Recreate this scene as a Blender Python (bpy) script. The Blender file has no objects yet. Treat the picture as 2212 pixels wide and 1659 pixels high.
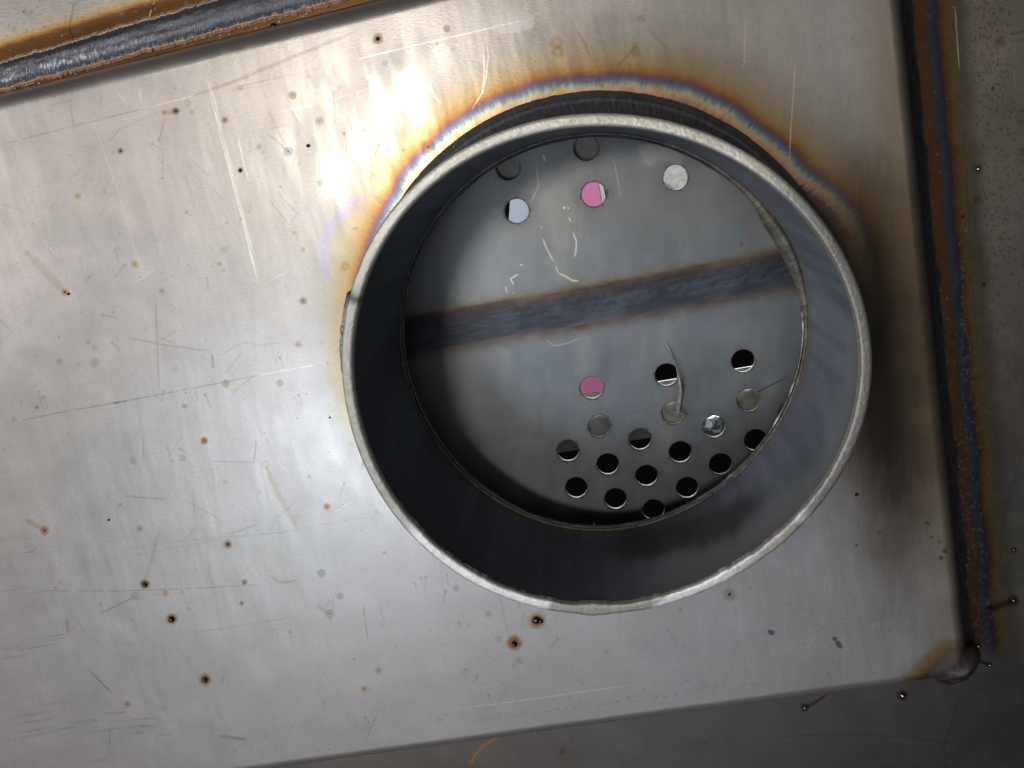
import bpy, math
import numpy as np
sc = bpy.context.scene
PI = math.pi
rng = np.random.default_rng(11)

# ------------------------------------------------------------------ camera
# The photograph was measured on a 2212 x 1659 sheet; the camera below is the one those
# measurements give (focal length 1900 sheet pixels, 22 cm above the steel panel).
F = 1900.0; CX, CY = 1106.0, 829.5
HOLE = 0.050                                  # radius of the hole in the panel, metres
DIST = 4.405 * HOLE
B_ = -450.0; A_ = (F * F + 3250 * B_) / 17706
def unit(v): return v / np.linalg.norm(v)
dn = unit(np.array([A_, B_, F]))
xa = np.array([17706, -3250, -1900.]); xa = unit(xa - dn * (xa @ dn))
za = -dn; ya = np.cross(za, xa)
R_ = np.stack([xa, ya, za])                    # world <- camera (x right, y down, z ahead)
ray0 = np.array([(1288.4 - CX) / F, (737.0 - CY) / F, 1.0])
ORG = ray0 * (DIST / (ray0 @ dn))              # pipe centre on the panel, in camera space
CAM = -(R_ @ ORG)

def to_plane(x, y, z=0.0):
    """sheet pixel -> point of the horizontal plane at height z (metres)"""
    r = R_ @ np.array([(x - CX) / F, (y - CY) / F, 1.0])
    t = (z - CAM[2]) / r[2]
    return CAM + r * t
def to_sheet(P):
    q = (P - CAM) @ R_
    return q[:, 0] / q[:, 2] * F + CX, q[:, 1] / q[:, 2] * F + CY

from mathutils import Matrix, Vector
cam = bpy.data.cameras.new('camera'); co = bpy.data.objects.new('camera', cam)
sc.collection.objects.link(co); sc.camera = co
cx_, cy_, cz_ = R_[:, 0], -R_[:, 1], -R_[:, 2]
co.matrix_world = Matrix(((cx_[0], cy_[0], cz_[0], CAM[0]), (cx_[1], cy_[1], cz_[1], CAM[1]),
                          (cx_[2], cy_[2], cz_[2], CAM[2]), (0, 0, 0, 1)))
cam.sensor_width = 36; cam.lens = 36 * F / 2212
cam.clip_start = 0.005; cam.clip_end = 50

# ------------------------------------------------------------------ world and lamps
w = bpy.data.worlds.new('World'); sc.world = w; w.use_nodes = True
bg = w.node_tree.nodes['Background']
bg.inputs[0].default_value = (0.50, 0.60, 0.75, 1); bg.inputs[1].default_value = 0.012

def area(name, loc, target, sx, sy, power, col):
    l = bpy.data.lights.new(name, 'AREA'); l.shape = 'RECTANGLE'; l.size = sx; l.size_y = sy
    l.energy = power; l.color = col
    o = bpy.data.objects.new(name, l); sc.collection.objects.link(o); o.location = loc
    o.rotation_euler = (Vector(target) - Vector(loc)).to_track_quat('-Z', 'Y').to_euler()
    return o
# broad neutral daylight from the doorway on the left, mirrored in the steel on the left and centre
area('window_light', (-0.76, -0.46, 1.0), (-0.76, -0.46, 0), 1.3, 1.8, 1.42, (1.0, 0.955, 0.935))
# cool skylight overhead, gives the blue tone inside the pipe
area('skylight', (0.02, -0.68, 1.2), (0.02, -0.60, 0), 0.60, 0.65, 0.75, (0.74, 0.84, 1.0))
# cool roof light above, low left: shines straight down the pipe, leaves its left and lower left in shadow
area('roof_light', (-0.42, -0.28, 1.10), (0, 0, 0), 0.26, 0.26, 1.8, (0.78, 0.89, 1.0))
# warmer strip of ceiling light beyond the top of the picture
area('ceiling_light', (0.30, 0.14, 1.25), (0.30, 0.14, 0), 0.75, 0.50, 0.50, (1.0, 0.93, 0.82))
# key light from the left: rakes into the bore and throws the pipe's shadow to the right
area('side_window', (-1.15, 0.28, 0.80), (0.0, 0.0, 0), 0.55, 0.45, 5.2, (1.0, 0.96, 0.92))
# small warm lamp overhead whose reflection burns out the panel above left of the pipe
Ph = to_plane(835, 280); Vn = CAM * np.array([1, 1, 0])
hl = Ph + 3.6 * (Ph - Vn); hl[2] = 3.6 * CAM[2]
area('work_lamp', tuple(hl), tuple(Ph), 0.07, 0.10, 1.3, (1.0, 0.93, 0.82))
# lamp added inside the closed box to light the scraps below the perforated plate
area('scrap_fill_light', (0.05, 0.30, -0.060), (0.0, 0.0, -0.10), 0.30, 0.03, 8.0, (0.95, 0.97, 1.0))

sc.cycles.caustics_reflective = False
sc.view_settings.view_transform = 'Standard'; sc.view_settings.look = 'None'
sc.view_settings.exposure = 0.0; sc.view_settings.gamma = 1.0
sc.view_settings.use_curve_mapping = False

# ------------------------------------------------------------------ helpers
def steel(name, rough=0.4, metallic=1.0, bump=0.3, fine=3500, stretch=(1, 1, 1), mottle=0.15,
          mscale=120, wav=0.0, wscale=(40, 18, 40), spec=.5, cloud=2.5):
    m = bpy.data.materials.new(name); m.use_nodes = True
    nt = m.node_tree; N = nt.nodes; L = nt.links; b = N['Principled BSDF']
    tc = N.new('ShaderNodeTexCoord')
    at = N.new('ShaderNodeAttribute'); at.attribute_name = 'Col'
    ar = N.new('ShaderNodeAttribute'); ar.attribute_name = 'Rgh'
    mp = N.new('ShaderNodeMapping'); mp.inputs['Scale'].default_value = stretch
    L.new(tc.outputs['Object'], mp.inputs[0])
    n1 = N.new('ShaderNodeTexNoise'); n1.inputs['Scale'].default_value = fine
    n1.inputs['Detail'].default_value = 3; L.new(mp.outputs[0], n1.inputs[0])
    n2 = N.new('ShaderNodeTexNoise'); n2.inputs['Scale'].default_value = mscale
    n2.inputs['Detail'].default_value = 6; n2.inputs['Roughness'].default_value = 0.6
    L.new(tc.outputs['Object'], n2.inputs[0])
    # colour = Col * (1 + mottle*(n-0.5)*2), grain adds to it
    def math_(op, a, bb):
        q = N.new('ShaderNodeMath'); q.operation = op
        for i, v in enumerate((a, bb)):
            if isinstance(v, (int, float)): q.inputs[i].default_value = v
            else: L.new(v, q.inputs[i])
        return q.outputs[0]
    s = math_('ADD', math_('MULTIPLY', math_('SUBTRACT', n2.outputs[0], 0.5), mottle * cloud),
              math_('MULTIPLY', math_('SUBTRACT', n1.outputs[0], 0.5), mottle * 2.2))
    s = math_('ADD', s, 1.0)
    vm = N.new('ShaderNodeVectorMath'); vm.operation = 'SCALE'
    L.new(at.outputs['Color'], vm.inputs[0]); L.new(s, vm.inputs['Scale'])
    L.new(vm.outputs[0], b.inputs['Base Color'])
    b.inputs['Metallic'].default_value = metallic; b.inputs['Specular IOR Level'].default_value = spec
    r = math_('ADD', math_('MULTIPLY', math_('SUBTRACT', n2.outputs[0], 0.5), 0.12), rough)
    r = math_('ADD', r, ar.outputs['Fac'])
    L.new(r, b.inputs['Roughness'])
    bp = N.new('ShaderNodeBump'); bp.inputs['Strength'].default_value = bump
    bp.inputs['Distance'].default_value = 0.0001
    L.new(n1.outputs[0], bp.inputs['Height'])
    if wav:
        m3 = N.new('ShaderNodeMapping'); m3.inputs['Scale'].default_value = wscale
        m3.inputs['Rotation'].default_value = (0, 0, 0.22)
        L.new(tc.outputs['Object'], m3.inputs[0])
        n3 = N.new('ShaderNodeTexNoise'); n3.inputs['Scale'].default_value = 1; n3.inputs['Detail'].default_value = 2
        L.new(m3.outputs[0], n3.inputs[0])
        b2 = N.new('ShaderNodeBump'); b2.inputs['Strength'].default_value = 1
        b2.inputs['Distance'].default_value = wav
        L.new(n3.outputs[0], b2.inputs['Height']); L.new(b2.outputs[0], bp.inputs['Normal'])
    L.new(bp.outputs[0], b.inputs['Normal'])
    return m

# measured outlines: neither the pipe nor the cut hole is perfectly round
RIM_PTS = [(737, 760), (748, 659), (783, 555), (820, 485), (895, 405), (969, 339), (1050, 293), (1202, 252), (1310, 243), (1376, 246), (1493, 272), (1609, 328),
           (1697, 392), (1784, 479), (1842, 572), (1877, 688), (1880, 770), (1878, 833), (1860, 938), (1825, 1025), (1732, 1135), (1609, 1229), (1516, 1281),
           (1347, 1329), (1202, 1319), (1074, 1284), (969, 1229), (882, 1153), (806, 1048), (765, 943), (742, 833)]
HOLE_PTS = [(873, 718), (879, 630), (911, 537), (969, 450), (1056, 368), (1144, 322), (1260, 298), (1347, 296), (1464, 328), (1551, 374), (1621, 432), (1679, 496),
            (1714, 590), (1729, 671), (1723, 804), (1691, 879), (1609, 996), (1493, 1089), (1376, 1124), (1289, 1134), (1190, 1127), (1085, 1083), (1004, 1007),
            (940, 938), (899, 862), (879, 792)]
def four(pts, z, order):
    q = np.array([to_plane(x, y, z)[:2] for x, y in pts]); a = np.arctan2(q[:, 1], q[:, 0]); r_ = np.hypot(q[:, 0], q[:, 1])
    basis = lambda t: np.stack([np.ones_like(t)] + [f(k * t) for k in range(1, order + 1) for f in (np.cos, np.sin)], -1)
    c = np.linalg.lstsq(basis(a), r_, rcond=None)[0]
    return lambda t: basis(np.asarray(t)) @ c
HP = 0.0425
rim_r = four(RIM_PTS, HP, 5); hole_r = four(HOLE_PTS, 0.0, 4)
def lean(v):
    """carry the round pipe model onto the measured outline: hole shape at its foot, rim shape at its top"""
    v = v.copy(); zz = np.clip(v[:, 2] / HP, 0, 1.05); t = np.arctan2(v[:, 1], v[:, 0]); rv = np.hypot(v[:, 0], v[:, 1])
    rn = rv + (hole_r(t) - 0.050) * (1 - zz) + (rim_r(t) - 0.0539) * zz
    v[:, 0] *= rn / rv; v[:, 1] *= rn / rv
    return v

def mesh_obj(name, verts, quads, mat, parent=None, col=None, rgh=None, smooth=True):
    me = bpy.data.meshes.new(name)
    verts = np.ascontiguousarray(verts, np.float32); n = len(verts)
    quads = np.asarray(quads, np.int32); k = quads.shape[1]
    me.vertices.add(n); me.vertices.foreach_set('co', verts.ravel())
    me.loops.add(quads.size); me.loops.foreach_set('vertex_index', quads.ravel())
    me.polygons.add(len(quads)); me.polygons.foreach_set('loop_start', np.arange(0, quads.size, k, dtype=np.int32))
    me.polygons.foreach_set('loop_total', np.full(len(quads), k, np.int32))
    me.update(calc_edges=True); me.validate()
    if smooth: me.polygons.foreach_set('use_smooth', np.ones(len(me.polygons), bool))
    if col is None: col = (0.5, 0.5, 0.5)
    col = np.broadcast_to(np.asarray(col, np.float32), (n, 3))
    a = me.attributes.new('Col', 'FLOAT_COLOR', 'POINT')
    a.data.foreach_set('color', np.c_[np.clip(col, 0, 1), np.ones(n)].astype(np.float32).ravel())
    a = me.attributes.new('Rgh', 'FLOAT', 'POINT')
    a.data.foreach_set('value', np.broadcast_to(np.float32(0) if rgh is None else rgh, (n,)).astype(np.float32))
    if mat: me.materials.append(mat)
    o = bpy.data.objects.new(name, me); sc.collection.objects.link(o)
    if parent: o.parent = parent
    return o

def grid_quads(nu, nv, closed=False):
    i = np.arange(nu - (0 if closed else 1)); j = np.arange(nv - 1)
    I, J = np.meshgrid(i, j, indexing='ij'); I2 = (I + 1) % nu
    return np.stack([I * nv + J, I2 * nv + J, I2 * nv + J + 1, I * nv + J + 1], -1).reshape(-1, 4)

def vnoise(x, y, seed=0, octv=4):
    r = np.random.default_rng(seed); T = r.random((256, 256)).astype(np.float32)
    out = np.zeros(np.shape(x)); amp = 1; tot = 0
    for o in range(octv):
        xf = x * 2 ** o + 17.3 * o; yf = y * 2 ** o + 5.1 * o
        xi = np.floor(xf).astype(int); yi = np.floor(yf).astype(int)
        fx = xf - xi; fy = yf - yi; fx = fx * fx * (3 - 2 * fx); fy = fy * fy * (3 - 2 * fy)
        a = T[xi % 256, yi % 256]; b = T[(xi + 1) % 256, yi % 256]
        c = T[xi % 256, (yi + 1) % 256]; d = T[(xi + 1) % 256, (yi + 1) % 256]
        out += amp * ((a * (1 - fx) + b * fx) * (1 - fy) + (c * (1 - fx) + d * fx) * fy)
        tot += amp; amp *= 0.5
    return out / tot

def ramp(t, stops):
    p = np.array([s[0] for s in stops]); c = np.array([s[1] for s in stops])
    return np.stack([np.interp(t, p, c[:, k]) for k in range(3)], -1)
def sstep(a, b, x):
    t = np.clip((x - a) / (b - a), 0, 1); return t * t * (3 - 2 * t)

class Paint:
    """albedo and roughness per vertex; features are located on the sheet of measurements"""
    def __init__(s, P, base):
        s.x, s.y = to_sheet(P); s.n = len(P)
        s.c = np.array(np.broadcast_to(np.asarray(base, float), (s.n, 3))); s.r = np.zeros(s.n)
    def sel(s, x0, x1, y0, y1):
        return np.nonzero((s.x > x0) & (s.x < x1) & (s.y > y0) & (s.y < y1))[0]
    def mix(s, idx, m, col, mul=False, dr=0.0):
        m = m[:, None]; c = np.asarray(col, float)
        s.c[idx] = s.c[idx] * (1 - m) + (s.c[idx] * c if mul else c) * m
        s.r[idx] += m[:, 0] * dr
    def stroke(s, pts, wd, col, a=1.0, mul=False, dr=0.0, taper=True, soft=1.0, jit=0.0, broken=0.0):
        pts = np.asarray(pts, float); mg = wd * 2 + 3
        idx = s.sel(pts[:, 0].min() - mg, pts[:, 0].max() + mg, pts[:, 1].min() - mg, pts[:, 1].max() + mg)
        if not len(idx): return
        X = s.x[idx]; Y = s.y[idx]
        if jit: X = X + jit * (vnoise(X / 14, Y / 14, 5, 2) - .5); Y = Y + jit * (vnoise(X / 14, Y / 14, 9, 2) - .5)
        best = np.full(len(idx), 1e9); tt = np.zeros(len(idx))
        seg = np.hypot(*np.diff(pts, axis=0).T); cum = np.r_[0, np.cumsum(seg)]; tot = cum[-1] + 1e-6
        for k in range(len(pts) - 1):
            ax, ay = pts[k]; dx, dy = pts[k + 1] - pts[k]; l2 = dx * dx + dy * dy + 1e-9
            u = np.clip(((X - ax) * dx + (Y - ay) * dy) / l2, 0, 1)
            d = np.hypot(X - ax - u * dx, Y - ay - u * dy); q = d < best
            best[q] = d[q]; tt[q] = (cum[k] + u[q] * seg[k]) / tot
        ww = wd * (np.sqrt(np.clip(np.minimum(tt, 1 - tt) * 6, 0.05, 1)) if taper else 1)
        m = a * np.clip((ww + soft * 0.8 - best) / (soft * 1.6 + 1e-6), 0, 1)
        if broken: m = m * sstep(broken - .12, broken + .12, vnoise(tt * tot / 9, tt * 0 + pts[0, 0], 3, 2))
        s.mix(idx, m, col, mul, dr)
    def spot(s, x, y, r, col, a=1.0, mul=True, ring=0.0, asp=1.0, ang=0.0, soft=0.35, dr=0.05, core=None):
        mg = r * 2.2; idx = s.sel(x - mg, x + mg, y - mg, y + mg)
        if not len(idx): return
        dx = s.x[idx] - x; dy = s.y[idx] - y; ca, sa = math.cos(ang), math.sin(ang)
        u = dx * ca + dy * sa; v = (-dx * sa + dy * ca) * asp
        d = np.hypot(u, v) / r * (1 + 0.35 * (vnoise(s.x[idx] / 6, s.y[idx] / 6, int(x) % 97, 2) - .5))
        m = 1 - sstep(1 - soft, 1 + soft, d)
        if ring: m = m * (1 - ring * (1 - sstep(0.35, 0.75, d)))
        s.mix(idx, a * m, col, mul, dr)
        if core: s.mix(idx, (1 - sstep(core * .6, core * 1.2, d)), (0.06, 0.045, 0.04), False, 0)
    def poly_patch(s, x, y, rx, ry, ang, col, a, mul=True, seed=1, sc_=12, dr=0.0):
        mg = max(rx, ry) * 1.5; idx = s.sel(x - mg, x + mg, y - mg, y + mg)
        if not len(idx): return
        dx = s.x[idx] - x; dy = s.y[idx] - y; ca, sa = math.cos(ang), math.sin(ang)
        d = np.hypot((dx * ca + dy * sa) / rx, (-dx * sa + dy * ca) / ry)
        nn = vnoise(s.x[idx] / sc_, s.y[idx] / sc_, seed, 4)
        s.mix(idx, a * (1 - sstep(0.5, 1.05, d + (nn - .5) * 1.2)), col, mul, dr)

# ------------------------------------------------------------------ the welded steel box
tank = bpy.data.objects.new('welded_steel_box', None); sc.collection.objects.link(tank)
tank['label'] = 'stainless steel box with round pipe stub, rainbow heat tint and perforated plate inside'
tank['category'] = 'steel box'

STEEL = np.array([0.515, 0.487, 0.472])
RO = 0.0539; RI = 0.0513; HP = 0.0425; ZB = -0.010; ZU = -0.0035

# --- front panel: flat sheet folded over along its right, bottom and top edges
RB = 0.0042; ARC = RB * PI / 2
def line(p, q, z=0.0, side=1):
    a = to_plane(*p, z)[:2]; b = to_plane(*q, z)[:2]; d = unit(b - a); n = np.array([d[1], -d[0]]) * side
    return a, n                               # n points outward
def isect(l1, l2):
    A = np.array([l1[1], l2[1]]); return np.linalg.solve(A, np.array([l1[0] @ l1[1], l2[0] @ l2[1]]))
def outward(l, inside=(0, 0)):
    a, n = l
    if (np.asarray(inside) - a) @ n > 0: n = -n
    return a, n
# lines where each fold begins
fr = outward(line((1918, 0), (2062, 1400))); fb = outward(line((590, 1645), (2040, 1447))); ft = outward(line((0, 242), (960, 5)))
def shifted(l, d): return l[0] + l[1] * d, l[1]
RT = .0052
wall_r, wall_b, wall_t = ARC + 0.0065, ARC + 0.0065, RT * PI / 2 * .999
eR, eB, eT = shifted(fr, wall_r), shifted(fb, wall_b), shifted(ft, wall_t)
left_fine = (np.array([to_plane(-60, 800)[0], 0]), np.array([-1.0, 0]))
left_far = (np.array([-0.42, 0]), np.array([-1.0, 0]))
q00 = isect(left_far, eB); q01 = isect(left_far, eT); q10 = isect(eR, eB); q11 = isect(eR, eT)
# columns: coarse outside the frame, fine inside
wid = q10[0] - q00[0]
uf = (left_fine[0][0] - q00[0]) / wid
U = np.r_[np.linspace(0, uf, 30)[:-1], np.linspace(uf, 1, 1120)]
# rows: the top edge runs out of frame, so keep the visible band fine only
top_len = np.linalg.norm(q11 - q10)
V = np.linspace(0, 1, 1050)
UU, VV = np.meshgrid(U, V, indexing='ij')
P2 = ((1 - UU) * (1 - VV))[..., None] * q00 + ((1 - UU) * VV)[..., None] * q01 + (UU * (1 - VV))[..., None] * q10 + (UU * VV)[..., None] * q11
P2 = P2.reshape(-1, 2); Pz = np.zeros(len(P2))
r = np.hypot(P2[:, 0], P2[:, 1])
hr_ = hole_r(np.arctan2(P2[:, 1], P2[:, 0])); inside = r < hr_
for (l, rad) in ((fr, RB), (fb, RB * 0.9), (ft, RT)):
    arc = rad * PI / 2
    q = (P2 - l[0]) @ l[1]; s_ = np.clip(q, 0, None); phi = np.minimum(s_ / rad, PI / 2)
    zmax = -ZU if l is ft else 1.0
    P2 = P2 + np.where(q > 0, rad * np.sin(phi) - q, 0)[:, None] * l[1]
    Pz -= np.minimum(np.where(q > 0, rad * (1 - np.cos(phi)) + np.clip(s_ - arc, 0, None), 0), zmax + 0.002)
Pz = np.maximum(Pz, ZB - 0.001)
Q = grid_quads(len(U), len(V))
ins_ct = inside[Q].sum(1); Q = Q[ins_ct < 4]
th0 = np.arctan2(P2[:, 1], P2[:, 0])
used_in = np.zeros(len(P2), bool); used_in[Q.ravel()] = True
snap = inside & used_in
P2[snap] = np.c_[np.cos(th0[snap]), np.sin(th0[snap])] * hr_[snap][:, None]
PV = np.c_[P2, Pz]
keep = np.zeros(len(PV), bool); keep[Q.ravel()] = True
remap = np.cumsum(keep) - 1; PV = PV[keep]; Q = remap[Q]
p = Paint(PV, STEEL)
X, Y = p.x, p.y
# gentle large-scale tone of the mill finish
n = vnoise(X / 300, Y / 300, 21, 3); p.c *= (1 + 0.22 * (n[:, None] - .5) * np.array([1, .85, 1.1]))
n = vnoise(X / 70, Y / 45, 24, 4); p.c *= (1 + 0.14 * (n[:, None] - .5))
n = vnoise(X / 14, Y / 2.2, 22, 3); p.c *= (1 + 0.05 * (n[:, None] - .5))
n = vnoise(X / 2.4, Y / 60, 32, 2); p.c *= (1 + 0.03 * (n[:, None] - .5))
# ring of heat tint round the pipe weld
PXM = HOLE / 427.0
rr = np.hypot(PV[:, 0], PV[:, 1]) / PXM
th = np.degrees(np.arctan2(PV[:, 1], PV[:, 0])) % 360
BP = [(1900, 660), (1883, 543), (1842, 461), (1737, 368), (1621, 269), (1493, 199), (1289, 179), (1085, 217), (969, 287), (893, 368), (847, 444), (798, 560), (772, 700), (790, 860)]
bpw = np.array([to_plane(x, y)[:2] for x, y in BP]); ba = np.degrees(np.arctan2(bpw[:, 1], bpw[:, 0])) % 360; br = np.hypot(bpw[:, 0], bpw[:, 1]) / PXM
o_ = np.argsort(ba); bt = np.interp(th, np.r_[ba[o_], 215, 250, 290, 330], np.r_[br[o_], 485, 470, 480, 560], period=360)
t = rr - bt
fing = (vnoise(th * 2.2, rr / 60, 41, 3) - .5)
tw = t + np.where(t < 0, 14, 6) * fing + 10 * (vnoise(th / 7, rr * 0, 42, 2) - .5)
TINT = [(-80, (.05, .052, .058)), (-48, (.07, .068, .07)), (-36, (.16, .085, .06)), (-30, (.20, .11, .08)), (-26, (.42, .33, .34)),
        (-20, (.78, .42, .30)), (-13, (.85, .62, .34)), (-8, (.72, .66, .46)), (-3, (.42, .50, .52)), (3, (.20, .27, .40)),
        (8, (.19, .17, .32)), (12, (.30, .12, .20)), (17, (.42, .17, .07)), (26, (.58, .31, .09)), (38, (.58, .41, .20)),
        (56, (.53, .44, .31)), (90, (.50, .465, .44)), (150, tuple(STEEL))]
tc_ = ramp(tw, TINT) * np.interp(tw, [-30, 30, 110, 170], [.66, .70, .9, 1])[:, None]
lum = tc_.mean(1, keepdims=True); sat = np.interp(tw, [-20, 0, 20, 60], [1.05, .66, .85, .92])[:, None]; tc_ = lum + (tc_ - lum) * sat
side = 1 - 0.65 * sstep(200, 240, th) * (1 - sstep(300, 330, th))
mt = (1 - sstep(115, 170, tw)) * side
p.c = p.c * (1 - mt[:, None]) + tc_ * (p.c / STEEL) * mt[:, None]
p.r += np.where(t < -22, 0.12, 0) - 0.05 * mt
# brown oxide between the two welds on the right, darkened to paint the pipe's shadow
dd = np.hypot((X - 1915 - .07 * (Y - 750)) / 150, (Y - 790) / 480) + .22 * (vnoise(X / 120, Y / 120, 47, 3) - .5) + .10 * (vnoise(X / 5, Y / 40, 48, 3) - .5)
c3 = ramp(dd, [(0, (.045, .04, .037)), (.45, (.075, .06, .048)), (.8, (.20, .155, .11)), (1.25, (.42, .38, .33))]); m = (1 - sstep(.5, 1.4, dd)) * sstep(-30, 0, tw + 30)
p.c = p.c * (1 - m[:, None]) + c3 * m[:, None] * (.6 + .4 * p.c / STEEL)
# heat tint by the corner weld and right edge; right and top folds have shading painted in
d = -((X - 2010) * .74 + (Y - 1462) * .67) + 12 * (vnoise(X / 16, Y / 16, 6, 3) - .5) + .012 * ((X - 2040) * .67 - (Y - 1430) * .74) ** 2 * (Y < 1400)
c2 = ramp(d, [(-20, (.07, .07, .08)), (-4, (.12, .14, .18)), (4, (.14, .09, .08)), (14, (.25, .13, .06)), (30, (.36, .26, .13)), (62, tuple(STEEL))])
m = (1 - sstep(35, 70, d)) * sstep(1900, 1960, X) * (Y > 1290); p.c = p.c * (1 - m[:, None]) + c2 * m[:, None]
dr_ = (PV[:, :2] - fr[0]) @ fr[1] / PXM
m = sstep(-90, 10, dr_) * 0.5 * (0.5 + vnoise(Y / 60, X * 0, 8, 3))
p.c = p.c * (1 - m[:, None]) + np.array([.40, .30, .19]) * m[:, None]
m = sstep(2, 30, dr_) * .85; p.c = p.c * (1 - m[:, None]) + np.array([.07, .07, .08]) * m[:, None]  # shade of the right fold, turning down, put into the colour
dt_ = (PV[:, :2] - ft[0]) @ ft[1] / PXM
m = sstep(-6, 26, dt_) * .7; p.c = p.c * (1 - m[:, None]) + np.array([.28, .26, .24]) * m[:, None]  # top fold greyed in the colour to shade its bend
m = sstep(44, 50, dt_) * .0; p.c = p.c * (1 - m[:, None]) + np.array([.14, .06, .02]) * m[:, None]
# purple-white swirl left of the pipe, wiped by hand
p.stroke([(808, 425), (765, 440), (720, 480), (693, 535), (705, 585), (725, 640)], 8, (.92, .90, 1.35), .8, True, jit=20, soft=8)
p.stroke([(780, 470), (740, 520), (730, 560)], 14, (1.12, 1.12, 1.0), .7, True, jit=10, soft=14)
for (x, y, rx, ry) in ((1085, 45, 75, 32), (860, 122, 32, 26), (1010, 30, 40, 22), (1120, 60, 40, 14)):
    p.poly_patch(x, y, rx, ry, -.2, (1.22, 1.25, 1.3), .75, seed=int(x), sc_=14, dr=.08)
p.poly_patch(905, 425, 60, 30, -.5, (.95, .95, 1.1), .5, seed=3)
p.poly_patch(700, 470, 90, 22, .1, (.93, .93, 1.05), .5, seed=4, sc_=25)
# stains of weld spatter
BR = (.62, .42, .24); TN = (.78, .66, .48); GR = (.70, .69, .72); OR = (.85, .55, .3); BL = (.75, .85, 1.0); DK = (.35, .25, .18)
SP = [(380, 240, 8, DK, 0, .5), (405, 223, 7, GR, .6, 0), (414, 243, 5, TN, .5, 0), (353, 243, 6, TN, 0, .2), (260, 326, 7, BR, 0, .5), (485, 259, 7, BR, 0, .3),
      (519, 368, 6, BR, 0, .7), (344, 303, 4, GR, 0, 0), (351, 385, 4, GR, 0, 0), (623, 327, 10, (.62, .72, .85), 0, .2), (632, 206, 8, BR, .4, .2),
      (690, 261, 8, TN, .4, .2), (816, 84, 11, BR, 0, .4), (965, 62, 7, BR, .4, 0), (831, 136, 6, BL, .4, 0), (519, 190, 6, TN, .5, 0),
      (560, 317, 6, GR, 0, 0), (168, 423, 7, TN, 0, .2), (925, 318, 14, (.95, .8, .5), .8, .2), (925, 318, 6, (1.2, .8, .3), 0, 0), (819, 429, 9, (1.0, 1.1, 1.3), 0, 0), (692, 395, 6, TN, .5, 0),
      (403, 458, 5, GR, 0, 0), (58, 546, 6, GR, .3, 0), (141, 631, 9, OR, 0, .3), (291, 571, 9, TN, 0, .2), (349, 628, 7, GR, .5, .3), (474, 570, 5, TN, 0, 0),
      (484, 539, 6, GR, .6, 0), (253, 538, 6, GR, .5, 0), (655, 650, 8, BR, .4, .3), (644, 744, 7, TN, .5, .2), (129, 780, 7, (.8, .62, .52), .6, .2), (205, 783, 10, GR, 0, 0),
      (205, 752, 6, GR, .4, 0), (191, 739, 5, GR, 0, 0), (80, 880, 6, GR, 0, .3), (398, 877, 6, GR, 0, .2), (488, 829, 8, TN, 0, 0), (605, 827, 7, TN, .4, 0),
      (442, 952, 8, BR, .2, .2), (573, 1004, 9, (.95, .9, .75), .9, 0), (287, 996, 7, GR, 0, 0), (394, 990, 7, GR, .5, 0), (492, 1176, 9, BR, 0, .55),
      (313, 1262, 11, (.6, .34, .16), 0, .7), (357, 1282, 6, OR, 0, 0), (371, 1337, 13, (.72, .45, .22), 0, .7), (443, 1468, 13, (.7, .45, .25), 0, .65), (97, 1146, 10, BR, 0, .3), (441, 952, 6, TN, 0, 0),
      (706, 1094, 7, OR, .1, .2), (712, 1326, 9, TN, .8, .2), (694, 1238, 9, GR, 0, 0), (735, 1288, 7, GR, 0, 0), (302, 1142, 8, TN, 0, .2), (292, 1288, 9, GR, .2, 0),
      (1055, 1326, 7, GR, 0, 0), (985, 1271, 7, GR, 0, 0), (817, 1449, 8, GR, 0, .2), (185, 1628, 9, BR, .2, 0), (787, 1488, 6, OR, 0, .2), (275, 1521, 7, OR, 0, .2),
      (528, 1258, 6, BR, 0, .2), (522, 1303, 6, GR, 0, .4), (1160, 1340, 20, (.88, .66, .48), 0, 0), (1160, 1340, 13, (.55, .36, .22), 0, .75), (1111, 1389, 14, (.55, .33, .2), 0, .5), (1111, 1389, 17, (.9, .7, .55), 0, 0),
      (1122, 1426, 8, (.85, .7, .5), .9, .2), (1077, 1380, 7, GR, .8, .2), (1576, 1284, 14, (.72, .68, .6), 0, .25), (1203, 92, 14, TN, .3, 0), (1205, 112, 12, TN, .5, 0), (1371, 113, 11, GR, .1, 0),
      (1370, 98, 7, TN, .4, 0), (1385, 40, 9, GR, 0, 0), (1300, 186, 5, OR, 0, 0), (1420, 190, 10, TN, .4, .1), (1212, 196, 9, (1.0, .8, .6), .5, .1), (740, 585, 6, (1.1, .9, .6), .6, 0), (745, 575, 9, TN, .5, 0),
      (1010, 545, 1, GR, 0, 0), (140, 631, 3, DK, 0, .9), (30, 905, 5, GR, 0, 0), (655, 540, 5, GR, 0, 0), (1900, 1150, 5, GR, 0, 0), (10, 1402, 8, GR, 0, 0)]
for (x, y, r_, c, ring, core) in SP:
    p.spot(x, y, r_, c, .85, True, ring, core=core or None)
p.spot(765, 494, 14, (1.05, 1.1, 1.25), .9, True, .3, asp=2.3); p.spot(765, 494, 7, (1.0, .8, .4), .8, True, 0, asp=3)
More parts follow.
